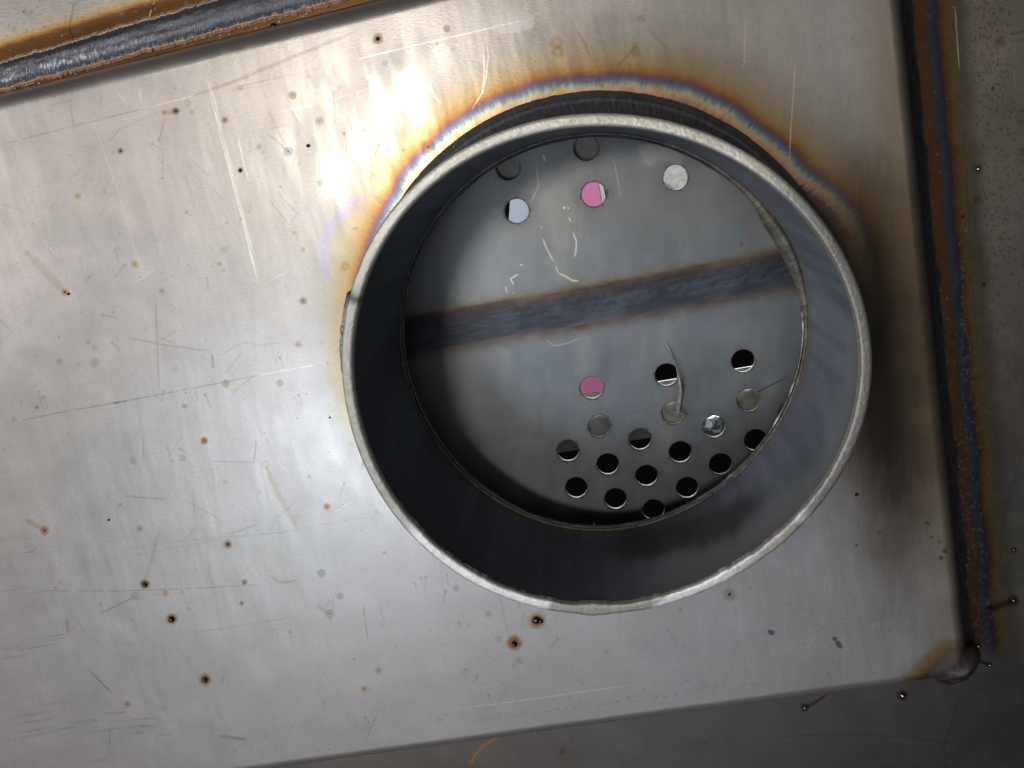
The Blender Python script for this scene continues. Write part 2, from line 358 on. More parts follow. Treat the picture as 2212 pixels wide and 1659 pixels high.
for (pts, wd, c, a) in (
    ([(353, 243), (378, 240)], 5, (.75, .65, .5), .7), ([(344, 303), (358, 250)], 1.6, (.75, .66, .6), .8), ([(351, 385), (352, 325)], 1.5, (.8, .74, .7), .7),
    ([(623, 327), (575, 285)], 1.3, (.6, .6, .66), .8), ([(60, 548), (100, 590), (141, 631)], 8, (.84, .76, .72), .6), ([(336, 641), (338, 700), (344, 847)], 1.8, (.78, .72, .7), .8),
    ([(339, 725), (375, 742)], 1.5, (.8, .75, .74), .7), ([(275, 729), (360, 746), (456, 759)], 2, (.78, .74, .74), .8), ([(478, 765), (522, 741), (550, 740)], 1.6, (.8, .77, .76), .8),
    ([(458, 765), (460, 797)], 2.6, (.68, .6, .56), .7), ([(573, 1004), (600, 1065), (638, 1135)], 6, (.84, .8, .7), .75), ([(640, 1110), (640, 1140)], 8, (.86, .8, .68), .5),
    ([(549, 999), (553, 950)], 1.8, (.75, .7, .68), .8), ([(457, 996), (549, 999)], 1.6, (.78, .74, .72), .8), ([(313, 1255), (330, 1200), (346, 1142)], 3.5, (.85, .8, .76), .7),
    ([(55, 1122), (97, 1146)], 5, (.82, .68, .5), .7), ([(712, 1326), (683, 1307)], 4, (.82, .74, .62), .7), ([(215, 1326), (290, 1290)], 1.0, (.5, .48, .5), .9),
    ([(185, 1625), (230, 1642)], 4, (.72, .64, .55), .7), ([(474, 1590), (533, 1598)], 3.5, (.6, .58, .55), .6), ([(582, 1243), (605, 1258), (645, 1254)], 2.5, (.78, .66, .52), .6),
    ([(192, 1447), (240, 1495)], 1.5, (.6, .57, .6), .8), ([(272, 1072), (360, 1078)], 1.6, (.62, .62, .66), .8), ([(310, 940), (310, 1000)], 1.7, (.75, .7, .7), .7),
    ([(785, 1305), (795, 1385)], 1.3, (.66, .64, .62), .8), ([(400, 1080), (480, 1125)], 2, (.82, .76, .7), .6), ([(489, 1155), (560, 1132)], 1.6, (.7, .68, .68), .7),
    ([(575, 232), (623, 325)], 1.3, (.8, .72, .68), .7), ([(719, 195), (724, 250)], 2.2, (.78, .68, .66), .7), ([(625, 235), (660, 285)], 1.3, (.72, .66, .62), .7),
    ([(410, 343), (455, 383)], 1.2, (.74, .7, .68), .7), ([(580, 430), (620, 480)], 1.4, (.72, .68, .66), .8), ([(598, 415), (645, 465)], 1.4, (.76, .72, .7), .7),
    ([(460, 1015), (462, 1060)], 1, (.7, .7, .7), .5), ([(1240, 60), (1262, 90), (1290, 150)], 3, (.78, .68, .52), .7), ([(1400, 60), (1440, 105)], 4, (.8, .74, .66), .5),
    ([(1185, 205), (1225, 165)], 2.5, (.75, .66, .52), .7), ([(1275, 95), (1290, 140)], 2, (.75, .66, .5), .7), ([(1330, 145), (1375, 100)], 3, (.78, .68, .52), .6),
    ([(330, 248), (240, 288)], 3, (.88, .84, .8), .5), ([(415, 208), (500, 178), (640, 120), (760, 72)], 4, (.80, .70, .62), .75)):
    p.stroke(pts, wd, c, a, True, soft=max(1.2, wd * .6), jit=1.5)
# dark scratches
for (pts, wd, a) in (([(0, 312), (160, 272), (320, 232)], .9, .55), ([(0, 918), (120, 893), (259, 868), (420, 838), (558, 811)], 1.1, .6), ([(245, 871), (275, 866)], 2.6, .6),
    ([(0, 1271), (120, 1276), (250, 1277), (400, 1272), (570, 1262)], .8, .6), ([(0, 1430), (80, 1398), (165, 1355)], .9, .65), ([(1080, 1285), (1088, 1330), (1100, 1376)], .7, .6),
    ([(500, 190), (600, 168), (690, 148)], .8, .5), ([(250, 1190), (370, 1170), (600, 1150), (830, 1110)], .7, .3), ([(230, 1210), (480, 1165), (700, 1140)], .7, .3),
    ([(415, 1368), (540, 1348), (650, 1330)], .7, .35), ([(820, 1290), (780, 1270)], .6, .3), ([(238, 1570), (236, 1630)], .9, .4), ([(820, 1530), (790, 1600)], 1.2, .35), ([(0, 440), (60, 458)], .9, .4),
    ([(410, 1000), (450, 1200), (490, 1440)], .7, .2), ([(0, 10), (0, 20)], .5, .1), ([(1280, 1100), (1281, 1102)], .5, .1), ([(0, 1210), (100, 1195), (330, 1150)], .7, .25)):
    p.stroke(pts, wd, (.16, .16, .18), a, False, soft=1.0, broken=.25)
# bright scratches cut through the oxide
W = (.86, .84, .80)
for (pts, wd, a, c) in (([(447, 168), (480, 310), (525, 480), (542, 550), (560, 622)], .8, .9, W), ([(452, 167), (485, 310), (530, 480), (547, 550)], .8, .75, W),
    ([(200, 258), (250, 400), (295, 550), (315, 610)], .7, .45, W), ([(515, 300), (524, 345), (537, 390)], .9, .7, W), ([(300, 195), (305, 220)], .9, .8, W),
    ([(775, 127), (900, 97), (1106, 50), (1150, 40)], 1.0, .75, W), ([(320, 232), (415, 208)], .9, .8, (.9, .85, .55)), ([(558, 811), (677, 789)], .8, .5, W),
    ([(1048, 78), (1055, 120), (1050, 165), (1040, 205)], 1.0, .7, W), ([(1044, 82), (1046, 150), (1043, 198), (1020, 235)], .9, .6, W), ([(925, 175), (935, 200), (950, 222)], 1.1, .8, W),
    ([(1610, 40), (1609, 90), (1607, 148)], .8, .8, (.9, .75, .5)), ([(1718, 130), (1714, 200), (1709, 270), (1705, 345)], .9, .95, (.95, .72, .4)),
    ([(969, 1534), (1150, 1510), (1372, 1478)], .8, .6, W), ([(106, 531), (118, 550)], 1.2, .7, W), ([(60, 425), (110, 560)], .6, .35, W), ([(1885, 1352), (1893, 1345)], 1, .8, W),
    ([(590, 245), (690, 225), (830, 180)], .7, .3, W), ([(480, 290), (520, 410)], .6, .3, W), ([(300, 168), (420, 140), (560, 95)], 1.4, .3, W), ([(960, 95), (935, 108)], .9, .6, W)):
    p.stroke(pts, wd, c, a, False, soft=.9, dr=-.05, broken=.15)
# streaky dark rub marks near the lower left, chips and the dotted line of scale by the lower fold
for k in range(34):
    x = rng.uniform(45, 330); y = 1545 + rng.choice([0, 14, 30, 42]) + rng.normal(0, 2) - (x - 45) * .02
    l = rng.uniform(12, 60); p.stroke([(x, y), (x + l, y - l * .03)], rng.uniform(.6, 1.6), (.22, .22, .25), rng.uniform(.2, .55), False, soft=1.6, jit=4)
for (x, y, rx, asp, an) in ((1666, 1366, 8, 1.5, .3), (1803, 1380, 6, 1.2, 0), (1812, 1392, 10, 1.6, 1.0), (2003, 1130, 6, 1.5, 0), (2030, 1170, 4, 2, 1), (2040, 1190, 6, 1.2, 1), (2033, 1205, 5, 1, 0), (2012, 1160, 5, 2.4, .3),
    (1850, 1178, 3, 1, 0), (8, 1402, 6, 2, 0)):
    p.spot(x, y, rx, (.13, .13, .14), .9, False, 0, asp, an, .15)
for k in range(150):
    u = rng.random(); x = 1025 + u * 640; y = 1556 - u * 82 + rng.normal(0, 2.5) - abs(rng.normal(0, 5)) * (rng.random() < .4)
    p.stroke([(x, y), (x + rng.uniform(1, 9), y - rng.uniform(0, 1.4))], rng.uniform(.4, 1.1), (.26, .25, .27), rng.uniform(.3, .7), False, soft=.8)
# random small marks
def inring(x, y): return np.hypot(x - 1307, y - 760) < 600
for k in range(260):
    x = rng.uniform(0, 2000); y = rng.uniform(60, 1640)
    p.spot(x, y, rng.uniform(2, 6.5), [GR, TN, GR, (.74, .72, .78)][rng.integers(4)], rng.uniform(.2, .65), True, rng.choice([0, .5]), rng.uniform(1, 1.6), rng.uniform(0, 3))
for k in range(480):
    x = rng.uniform(0, 2050); y = rng.uniform(60, 1640)
    p.spot(x, y, rng.uniform(1.0, 2.1), (.2, .18, .18), rng.uniform(.4, .9), False, 0, rng.uniform(1, 1.8), rng.uniform(0, 3), .3)
for k in range(230):
    x = rng.uniform(0, 2050); y = rng.uniform(60, 1640); an = rng.choice([rng.normal(-.16, .06), rng.normal(1.5, .2), rng.uniform(0, 3.1), rng.normal(2.2, .2)])
    l = rng.uniform(12, 70); dk = rng.random() < .75
    p.stroke([(x, y), (x + l * math.cos(an), y + l * math.sin(an))], rng.uniform(.5, 1.4), (.66, .62, .6) if dk else (1.35, 1.35, 1.35), rng.uniform(.25, .65), True, soft=1.2)
for k in range(70):     # dragged spatter: droplet with a smear
    x = rng.uniform(0, 1250); y = rng.uniform(250, 1600); an = rng.normal(1.6, .5); l = rng.uniform(12, 36)
    p.stroke([(x, y), (x + l * math.cos(an), y + l * math.sin(an))], rng.uniform(1.2, 2.6), (.78, .72, .66), rng.uniform(.3, .7), True, soft=1.8)
    p.spot(x, y, rng.uniform(2.5, 4.5), (.7, .63, .58), .6)
p.c = np.clip(p.c, 0, .97)
n = vnoise((X - .24 * Y) / 32, Y / 105, 57, 3); hz = np.exp(-((X - 790) / 330) ** 2 - ((Y - 270) / 240) ** 2)
p.r += (sstep(.35, .65, n) - .5) * (.015 + .055 * hz) + .035 * (vnoise(X / 60, Y / 60, 58, 3) - .5) * (1 - hz)
M_panel = steel('brushed_stainless', cloud=.8, rough=.36, metallic=.72, spec=.3, bump=.16, fine=3000, stretch=(.3, 1, 1), mottle=.16, mscale=110, wav=.00009, wscale=(165, 42, 1))
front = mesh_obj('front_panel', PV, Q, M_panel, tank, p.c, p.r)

# --- edge of the hole in the panel (burred)
def revolve(prof_fn, nth, nz, th0=0.0, th1=2 * PI, closed=True):
    t_ = np.linspace(th0, th1, nth, endpoint=not closed); v = np.linspace(0, 1, nz)
    T, S = np.meshgrid(t_, v, indexing='ij'); Rr, Z = prof_fn(T, S)
    return np.c_[(Rr * np.cos(T)).ravel(), (Rr * np.sin(T)).ravel(), Z.ravel()], grid_quads(nth, nz, closed), T.ravel(), S.ravel()
def circ(T, k, seed, octv=4):   # periodic noise round the ring
    return vnoise(np.cos(T) * k + 40, np.sin(T) * k + 40, seed, octv)
def lipprof(T, S):
    b = .0005 * (circ(T, 14, 71) - .4)
    a = S * PI
    return HOLE + .0002 + b * np.sin(a) - .0004 * np.sin(a), .0002 - .0009 * S + .0003 * (circ(T, 30, 72) - .5)
v_, q_, T_, S_ = revolve(lipprof, 900, 10)
g = circ(T_, 20, 73)[:, None]
mesh_obj('hole_edge', lean(v_), q_, steel('cut_edge', rough=.42, bump=.5, fine=1800, mottle=.3, mscale=500), front, np.array([.30, .29, .28]) * (0.5 + g))

# --- pipe stub
def pipeprof(T, S):
    # S 0..0.45 inner wall upwards, 0.45..0.55 hidden under the rim, 0.55..1 outer wall down
    k = S; inn = k < .5
    z = np.where(inn, .0006 + (HP - .0006) * (k / .5), HP * (1 - (k - .5) / .5))
    z = np.where(k <= 0, .0006 + .0006 * (circ(T, 20, 61) - .5), z)
    zz = np.clip(z / HP, 0, 1)
    R0 = np.where(inn, RI - .0004 * (1 - zz) ** 6, RO)
    return R0, z - np.where(z > HP - 1e-5, .0004, 0)
NZ = 120
v_, q_, T_, S_ = revolve(pipeprof, 1000, NZ)
inner = S_ < .5
deg = np.degrees(T_) % 360; zz = v_[:, 2] / HP
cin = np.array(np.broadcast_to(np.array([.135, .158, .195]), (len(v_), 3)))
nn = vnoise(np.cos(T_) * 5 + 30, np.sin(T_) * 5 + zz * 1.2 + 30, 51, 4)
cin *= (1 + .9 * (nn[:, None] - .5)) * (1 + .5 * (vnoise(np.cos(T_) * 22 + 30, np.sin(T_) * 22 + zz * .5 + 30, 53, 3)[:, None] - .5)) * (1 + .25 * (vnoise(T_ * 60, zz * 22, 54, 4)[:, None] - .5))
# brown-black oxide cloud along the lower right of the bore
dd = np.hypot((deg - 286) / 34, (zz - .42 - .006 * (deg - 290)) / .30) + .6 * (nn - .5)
m = (1 - sstep(.4, 1.1, dd)) * .72; ds = np.where(deg > 180, deg - 360, deg); cin *= (1 + .35 * sstep(-80, -45, ds) * (1 - sstep(10, 70, ds)))[:, None]  # right of the bore lightened in the colour to paint its sheen
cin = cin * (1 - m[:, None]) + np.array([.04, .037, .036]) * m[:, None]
# dull tan weld root near the bottom on the right
m = (1 - sstep(.08, .16, zz + .05 * (nn - .5))) * sstep(325, 340, deg) + (1 - sstep(.10, .24, zz + .1 * (nn - .5))) * (1 - sstep(35, 44, deg))
m = np.clip(m, 0, 1) * .8; cin = cin * (1 - m[:, None]) + np.array([.19, .175, .145]) * (0.7 + .6 * nn[:, None]) * m[:, None]
m = (1 - sstep(.03, .10, zz + .09 * (circ(T_, 40, 52) - .5))) * sstep(190, 215, deg) * (1 - sstep(285, 300, deg)) * .8
cin = cin * (1 - m[:, None]) + np.array([.16, .15, .13]) * m[:, None]
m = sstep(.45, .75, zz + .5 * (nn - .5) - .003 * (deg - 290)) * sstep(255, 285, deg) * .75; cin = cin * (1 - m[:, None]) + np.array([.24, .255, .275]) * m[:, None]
m = sstep(.84, 1.0, zz + .1 * (nn - .5)) * .55; cin = cin * (1 - m[:, None]) + np.array([.19, .175, .15]) * m[:, None]
for (dg, z_, ex) in ((263, .10, 1.2), (268, .12, 1.4), (284, .10, 1.1), (250, .06, 1.2)):
    m = np.exp(-((deg - dg) / ex) ** 2 - ((zz - z_) / .012) ** 2) * .8; cin = cin * (1 - m[:, None]) + np.array([.4, .17, .05]) * m[:, None]
cout = np.array([.15, .15, .16]) * (0.6 + .8 * nn[:, None])
pc = np.where(inner[:, None], cin, cout)
pipe = mesh_obj('pipe_stub', lean(v_), q_, steel('pipe_steel', rough=.5, metallic=0, spec=.12, bump=.35, fine=1500, mottle=.10, mscale=60), tank, pc)

# ground rim of the pipe
def rimprof(T, S):
    wd = .0002 * (circ(T, 18, 31, 3) - .5) + .0007 * (circ(T, 34, 39, 3) - .5) * sstep(.2, .6, -np.sin(T))  + .0007 * sstep(.58, .75, circ(T, 5, 37, 3)) * (np.sin(T) < -.3)
    e = .00025; a = S * 2 - 1
    Rr = (RI + RO) / 2 + a * (RO - RI) / 2 + np.where(a < 0, -wd * .5, wd * .5) * np.abs(a)
    z = HP + .0004 - e * np.abs(a) ** 4 * 2.2 + .00012 * (vnoise(np.cos(T) * 110 * (1 + .12 * S) + 200, np.sin(T) * 110 * (1 + .12 * S) + 200, 33, 3) - .5) + .00025 * (circ(T, 8, 38) - .5)
    z = np.where(S <= 0, HP - .0012, z); z = np.where(S >= 1, HP - .0012, z)
    return Rr, z
v_, q_, T_, S_ = revolve(rimprof, 1600, 16)
deg = np.degrees(T_) % 360
n1 = vnoise(np.cos(T_) * 55 * (1 + .12 * S_) + 90, np.sin(T_) * 55 * (1 + .12 * S_) + 90, 35, 4)
base = np.array([.56, .545, .50]) * (0.78 + .4 * n1[:, None]) * (1 + .45 * sstep(30, 50, deg) * (1 - sstep(130, 150, deg)))[:, None]
fresh = np.clip(sstep(205, 212, deg) * (1 - sstep(246, 248, deg)) + sstep(272, 275, deg + 8 * (S_ - .5)) * (1 - sstep(292, 312, deg + 14 * n1)) + .7 * (1 - sstep(0, 3, np.abs(deg - 314))), 0, 1)
base = base * (1 - .85 * fresh[:, None]) + np.array([.95, .97, .99]) * .95 * fresh[:, None] * (0.85 + .3 * n1[:, None])
dull = .2 * sstep(150, 156, deg) * (1 - sstep(196, 206, deg)) + 1.0 * (1 - sstep(20, 50, deg)) + 1.0 * sstep(305, 322, deg) + .5 * sstep(246, 248, deg) * (1 - sstep(271, 273, deg))
base *= (1 - .42 * np.clip(dull, 0, 1)[:, None])
dk = np.exp(-((deg - 151) / 1.2) ** 2); base *= (1 - .75 * dk[:, None])
mesh_obj('rim', lean(v_), q_, steel('ground_rim', rough=.52, bump=.35, fine=1500, mottle=.08, mscale=400, metallic=.6), pipe, base, None)

# burr at the root of the pipe inside, thicker on the upper right
def burr(T, S):
    d_ = np.degrees(T) % 360; dd_ = np.where(d_ > 180, d_ - 360, d_)
    big = np.exp(-((dd_ - 18) / 18) ** 2)
    sz = .00045 + .0016 * big + .0005 * (circ(T, 12, 81) - .5) * (1 + .6 * big)
    a = S * 2 * PI
    rad = HOLE + .0007 + .0002 * (circ(T, 11, 82) - .5)
    return rad + sz * .8 * np.cos(a) - .3 * sz * big, .0007 + sz * np.sin(a) * (1 + 1.6 * big) + .00012 * (circ(T, 40, 83) - .5)
v_, q_, T_, S_ = revolve(burr, 1400, 14)
nb = circ(T_, 70, 84)
mesh_obj('root_burr', lean(v_), q_, steel('burr_metal', rough=.65, metallic=.3, bump=.6, fine=1200, mottle=.35, mscale=500), pipe,
         np.array([.20, .19, .165]) * (.35 + 1.2 * nb[:, None]))

# --- fillet weld round the pipe
def weldprof(T, S):
    k = S
    legr = .0068 + .0003 * (circ(T, 30, 91) - .5); legz = .0075
    Rr = RO + legr * k; z = legz * (1 - k) ** 1.25
    z = z + .0005 * np.sin(PI * k) + (.00004 * np.sin(T * 260 + 2.5 * np.cos(PI * k) + 6 * circ(T, 9, 92)) + .0005 * (vnoise(T * 60, S * 4, 93, 3) - .5)) * np.sin(PI * np.clip(k * 1.1, 0, 1))
    z = np.where(k >= 1, -.0003, z)
    return Rr, z
v_, q_, T_, S_ = revolve(weldprof, 2400, 34)
nb = .25 + .5 * vnoise(T_ * 70, S_ * 4, 94, 4)
wc = ramp(S_, [(0, (.10, .11, .13)), (.55, (.13, .14, .165)), (.66, (.30, .31, .33)), (.72, (.13, .135, .15)), (.88, (.17, .17, .175)), (1, (.20, .12, .09))]) * (.5 + nb[:, None])
mesh_obj('pipe_weld', lean(v_), q_, steel('oxidised_weld', rough=.5, metallic=.5, bump=.6, fine=1500, mottle=.25, mscale=500), tank, wc)
# lump where that weld stops, on the left
def blob(cx, cy, cz, rx, ry, rz, seed, n1_=60, n2_=30, amp=.35, ang=0.0):
    a = np.linspace(0, 2 * PI, n1_, endpoint=False); b = np.linspace(.02, PI - .02, n2_)
    A, Bb = np.meshgrid(a, b, indexing='ij')
    d_ = np.stack([np.sin(Bb) * np.cos(A), np.sin(Bb) * np.sin(A), np.cos(Bb)], -1)
    k = 1 + amp * (vnoise(d_[..., 0] * 1.7 + 9 + d_[..., 2], d_[..., 1] * 1.7 + 9, seed, 3) - .5) * 2
    d_ = d_ * k[..., None] * np.array([rx, ry, rz]); ca, sa = math.cos(ang), math.sin(ang)
    x = d_[..., 0] * ca - d_[..., 1] * sa; y = d_[..., 0] * sa + d_[..., 1] * ca
    return np.c_[x.ravel() + cx, y.ravel() + cy, d_[..., 2].ravel() + cz], grid_quads(n1_, n2_, True)
M_weld = steel('weld_bead', rough=.52, metallic=.6, bump=.45, fine=1400, mottle=.25, mscale=400)

# --- perforated plate inside
ZI = -0.020; PT = .0015
hs = [(1097, 362, 27), (1266, 320, 27), (1440, 281, 27), (1116, 456, 27), (1283, 420, 27), (1460, 383, 27), (1636, 345, 27),
      (1279, 838, 25), (1440, 810, 25), (1606, 780, 25.5), (1295, 921, 25), (1455, 893, 25), (1618, 865, 25.5),
      (1543, 922, 25), (1383, 949, 24.5), (1227, 974, 24.5), (1706, 892, 25), (1313, 1003, 24), (1470, 977, 24.5), (1633, 951, 24.5),
      (1245, 1054, 24), (1397, 1028, 24), (1557, 1003, 24), (1330, 1078, 24), (1485, 1054, 24), (1412, 1102, 23.5), (1572, 1076, 23.5), (1260, 1130, 23.5), (1345, 1152, 23)]
XR = 7.6e-2; NX = 760
gx = np.linspace(-.076, .076, NX); gy = np.linspace(-.076, .076, NX)
GX, GY = np.meshgrid(gx, gy, indexing='ij'); GX = GX.ravel().copy(); GY = GY.ravel().copy()
Qi = grid_quads(NX, NX); hole_c = []
insd = np.zeros(len(GX), bool); tgt = np.full(len(GX), -1)
HR = 26.2 * (CAM[2] - ZI) / F * 1.0
for k, (x, y, r_) in enumerate(hs):
    c = to_plane(x, y, ZI)[:2]; hole_c.append(c)
    d = np.hypot(GX - c[0], GY - c[1]); i_ = d < HR; insd |= i_; tgt[i_] = k
Qi = Qi[insd[Qi].sum(1) < 4]
us = np.zeros(len(GX), bool); us[Qi.ravel()] = True; sn = insd & us
hc = np.array(hole_c)[tgt[sn]]; dx = GX[sn] - hc[:, 0]; dy = GY[sn] - hc[:, 1]; dl = np.hypot(dx, dy)
GX[sn] = hc[:, 0] + dx / dl * HR; GY[sn] = hc[:, 1] + dy / dl * HR
rm = np.cumsum(us) - 1; Vp = np.c_[GX[us], GY[us], np.full(us.sum(), ZI)]; Qi = rm[Qi]
nv = len(Vp)
# hole walls
hv = [Vp]; hq = [Qi]; off = nv
for c in hole_c:
    a = np.linspace(0, 2 * PI, 72, endpoint=False)
    e = .0000
    ring = [np.c_[c[0] + np.cos(a) * (HR + rr_), c[1] + np.sin(a) * (HR + rr_), np.full(72, z_)] for rr_, z_ in ((.00032, ZI + .00003), (-.00008, ZI - .00025), (-.00012, ZI - PT), (.0012, ZI - PT))]
    vv = np.stack(ring, 1).reshape(-1, 3); hv.append(vv); hq.append(grid_quads(72, 4, True) + off); off += len(vv)
chq = []
for k in range(len(hole_c)):
    base_i = nv + k * 288; chq.append(np.arange(288) + base_i)
for k in range(4):      # unseen skirt added round the plate to stop the lower lamp leaking up
    c_ = [(-.076, -.076), (.076, -.076), (.076, .076), (-.076, .076)]; a_, b_ = c_[k], c_[(k + 1) % 4]
    hv.append(np.array([(*a_, ZI), (*b_, ZI), (*b_, -.0006), (*a_, -.0006)])); hq.append(np.array([[0, 1, 2, 3]]) + off); off += 4
Vp = np.concatenate(hv); Qi = np.concatenate(hq)
ip = Paint(Vp, (.295, .32, .35))
X, Y = ip.x, ip.y
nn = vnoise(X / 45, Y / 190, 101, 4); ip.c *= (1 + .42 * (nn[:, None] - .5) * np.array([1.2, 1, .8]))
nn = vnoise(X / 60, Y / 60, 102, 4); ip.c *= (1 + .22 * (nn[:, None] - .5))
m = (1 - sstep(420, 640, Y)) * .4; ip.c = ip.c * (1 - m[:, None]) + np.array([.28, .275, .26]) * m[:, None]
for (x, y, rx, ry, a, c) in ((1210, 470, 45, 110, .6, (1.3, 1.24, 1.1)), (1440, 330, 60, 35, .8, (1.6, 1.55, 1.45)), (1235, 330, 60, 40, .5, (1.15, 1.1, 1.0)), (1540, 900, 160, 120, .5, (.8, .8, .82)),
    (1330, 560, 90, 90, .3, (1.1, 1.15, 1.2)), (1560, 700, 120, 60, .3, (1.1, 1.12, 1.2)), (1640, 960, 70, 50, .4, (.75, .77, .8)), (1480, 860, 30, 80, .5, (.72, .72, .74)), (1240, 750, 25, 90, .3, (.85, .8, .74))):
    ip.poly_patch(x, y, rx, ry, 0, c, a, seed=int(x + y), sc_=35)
# heat ghosts round the holes
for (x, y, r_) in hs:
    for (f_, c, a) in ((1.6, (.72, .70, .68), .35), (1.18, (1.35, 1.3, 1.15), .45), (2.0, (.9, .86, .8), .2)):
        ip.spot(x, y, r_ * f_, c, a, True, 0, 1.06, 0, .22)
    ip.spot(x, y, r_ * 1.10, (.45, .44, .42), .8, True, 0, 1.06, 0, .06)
for (x, y, rx, ry, s0, s1) in ((1235, 900, 70, 95, 2.6, 4.4), (1225, 960, 48, 40, 3.4, 5.6), (1280, 830, 52, 52, 3.3, 5.6), (1380, 925, 50, 34, 3.6, 5.6), (1300, 900, 62, 70, 3.6, 5.2), (1560, 1100, 60, 70, 3.8, 5.2)):
    a = np.linspace(s0, s1, 14); ip.stroke(np.c_[x + rx * np.cos(a), y + ry * np.sin(a)], 1.2, (.72, .72, .72), .4, True, soft=1.8)
# tint beside the seam
sl = -(560 - 690) / 770.
def seam_y(x): return 682 - .178 * (x - 1110) - .00002 * (x - 1300) ** 2
dy_ = Y - seam_y(X) + 4 * (vnoise(X / 12, Y / 30, 111, 3) - .5)
sc_t = ramp(dy_, [(-60, (.28, .29, .30)), (-44, (.27, .265, .235)), (-34, (.22, .17, .12)), (-27, (.15, .11, .10)), (0, (.08, .09, .115)), (38, (.10, .105, .15)), (48, (.17, .14, .15)), (58, (.23, .22, .21)), (85, (.295, .32, .35))])
m = np.exp(-np.clip((np.abs(dy_ - 8) - 45) / 18, 0, 9) ** 2); ip.c = ip.c * (1 - m[:, None]) + sc_t * (.75 + .5 * vnoise(X / 25, Y / 25, 112, 4)[:, None]) * m[:, None]
for k in range(130):
    x = rng.uniform(930, 1700); y = seam_y(x) - rng.uniform(33, 44); ip.spot(x, y, rng.uniform(1, 3), (.2, .17, .14), rng.uniform(.3, .8), False, 0, 1.5)
for k in range(60):
    x = rng.uniform(1000, 1720); y = seam_y(x) + rng.uniform(52, 66); ip.spot(x, y, rng.uniform(1, 2.6), (.2, .2, .21), rng.uniform(.3, .6), False, 0, 1.5)
ip.spot(1255, 705, 22, (.95, .7, .45), .7, True, 0, 3.0); ip.spot(1240, 572, 3.5, (.5, .3, .14), .9, False)
ip.spot(1602, 528, 3, (.15, .15, .16), .8, False, 0, .4)
# bright nicks
for (pts, wd, c) in (([(1172, 515), (1180, 535), (1196, 565)], 1.2, W), ([(1200, 574), (1206, 590)], .9, W), ([(1206, 590), (1222, 597), (1236, 606), (1250, 607)], 1.9, (.9, .8, .6)),
    ([(1229, 470), (1233, 480)], 1.2, W), ([(1237, 502), (1245, 520), (1244, 545), (1240, 556)], 1.5, W), ([(1217, 450), (1221, 448)], 2.6, W), ([(1227, 448), (1229, 451)], 1.4, W),
    ([(1120, 592), (1103, 602), (1109, 615)], 1.4, W), ([(1092, 618), (1095, 632)], 1.0, W), ([(1124, 573), (1128, 572)], 1.6, W), ([(1173, 335), (1178, 348)], 1.6, (.8, .78, .7)),
    ([(1158, 352), (1164, 400), (1145, 440)], 1.0, (.6, .58, .52)), ([(1325, 340), (1333, 380), (1342, 430)], .8, (.55, .52, .47)), ([(1180, 734), (1196, 747), (1225, 742), (1255, 730)], .9, (.6, .6, .6)),
    ([(1168, 488), (1172, 494)], 1.0, (.7, .7, .65)), ([(1550, 935), (1548, 920)], 1.2, W)):
    ip.stroke(pts, wd, c, .95, False, soft=.8, dr=.05)
for k in range(260):
    ip.spot(rng.uniform(900, 1740), rng.uniform(300, 1130), rng.uniform(.9, 2.2), (.2, .21, .22) if rng.random() < .7 else (.6, .6, .62), rng.uniform(.2, .5), False)
for k in range(60):
    x = rng.uniform(950, 1720); y = rng.uniform(300, 1100); l = rng.uniform(20, 90)
    ip.stroke([(x, y), (x + rng.normal(0, 3), y + l)], rng.uniform(1, 6), (.86, .85, .82) if rng.random() < .5 else (1.15, 1.15, 1.15), .35, True, soft=4)
for q_ in chq: ip.c[q_] = np.array([.34, .34, .32]) * (.6 + .8 * rng.random((len(q_), 1)))
M_inner = steel('inner_steel', rough=.40, metallic=.55, spec=.3, bump=.12, fine=2600, mottle=.09, mscale=150, wav=.00006, wscale=(60, 25, 1))
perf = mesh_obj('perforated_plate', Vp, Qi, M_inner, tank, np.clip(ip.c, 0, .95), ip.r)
perf['label'] = 'blue grey plate drilled with round holes, inside the pipe'
# raised seam on it
ns, nw = 900, 40
xs = np.linspace(780, 1900, ns); ws = np.linspace(-1, 1, nw)
sv = []
for x in xs:
    c = to_plane(x, seam_y(x) + 4, ZI); e = to_plane(x, seam_y(x) + 45, ZI); sv.append((c, e - c))
c_ = np.array([a for a, b in sv]); e_ = np.array([b for a, b in sv])
Wd = ws[None, :, None] * (1 + .06 * (vnoise(xs / 10, xs * 0, 121, 3) - .5))[:, None, None]
sv = c_[:, None, :] + e_[:, None, :] * Wd
xx, ww = np.meshgrid(xs, ws, indexing='ij')
hgt = .0003 * (1 - ww ** 2) ** 1.3 * (.8 + .4 * vnoise(xx / 18, ww * 4, 122, 3)) + .00003 +   .00003 * (vnoise(xx / 90, ww * 14 + xx / 60, 124, 3) - .5) * 2 * (1 - ww ** 2)
sv[..., 2] += hgt; sv = sv.reshape(-1, 3)
g = vnoise(xx.ravel() / 40, ww.ravel() * 8 + xx.ravel() / 60, 123, 4)
bl = vnoise(xx.ravel() / 60, ww.ravel() * 1.2, 125, 3)
cc = ramp(ww.ravel(), [(-1, (.20, .155, .115)), (-.85, (.13, .095, .08)), (-.6, (.085, .078, .085)), (-.3, (.075, .085, .105)), (.3, (.095, .11, .14)), (.8, (.115, .115, .145)), (1, (.165, .145, .15))]) * (.75 + .5 * g[:, None]) * (.85 + .4 * sstep(.3, .85, bl)[:, None]) * (1 + .5 * (vnoise(xx.ravel() / 120, ww.ravel() * 26 + xx.ravel() / 80, 126, 2)[:, None] - .5))
mesh_obj('weld_seam', sv, grid_quads(ns, nw), steel('seam_metal', rough=.5, metallic=.8, bump=.25, fine=1600, mottle=.12, mscale=300), perf, cc)

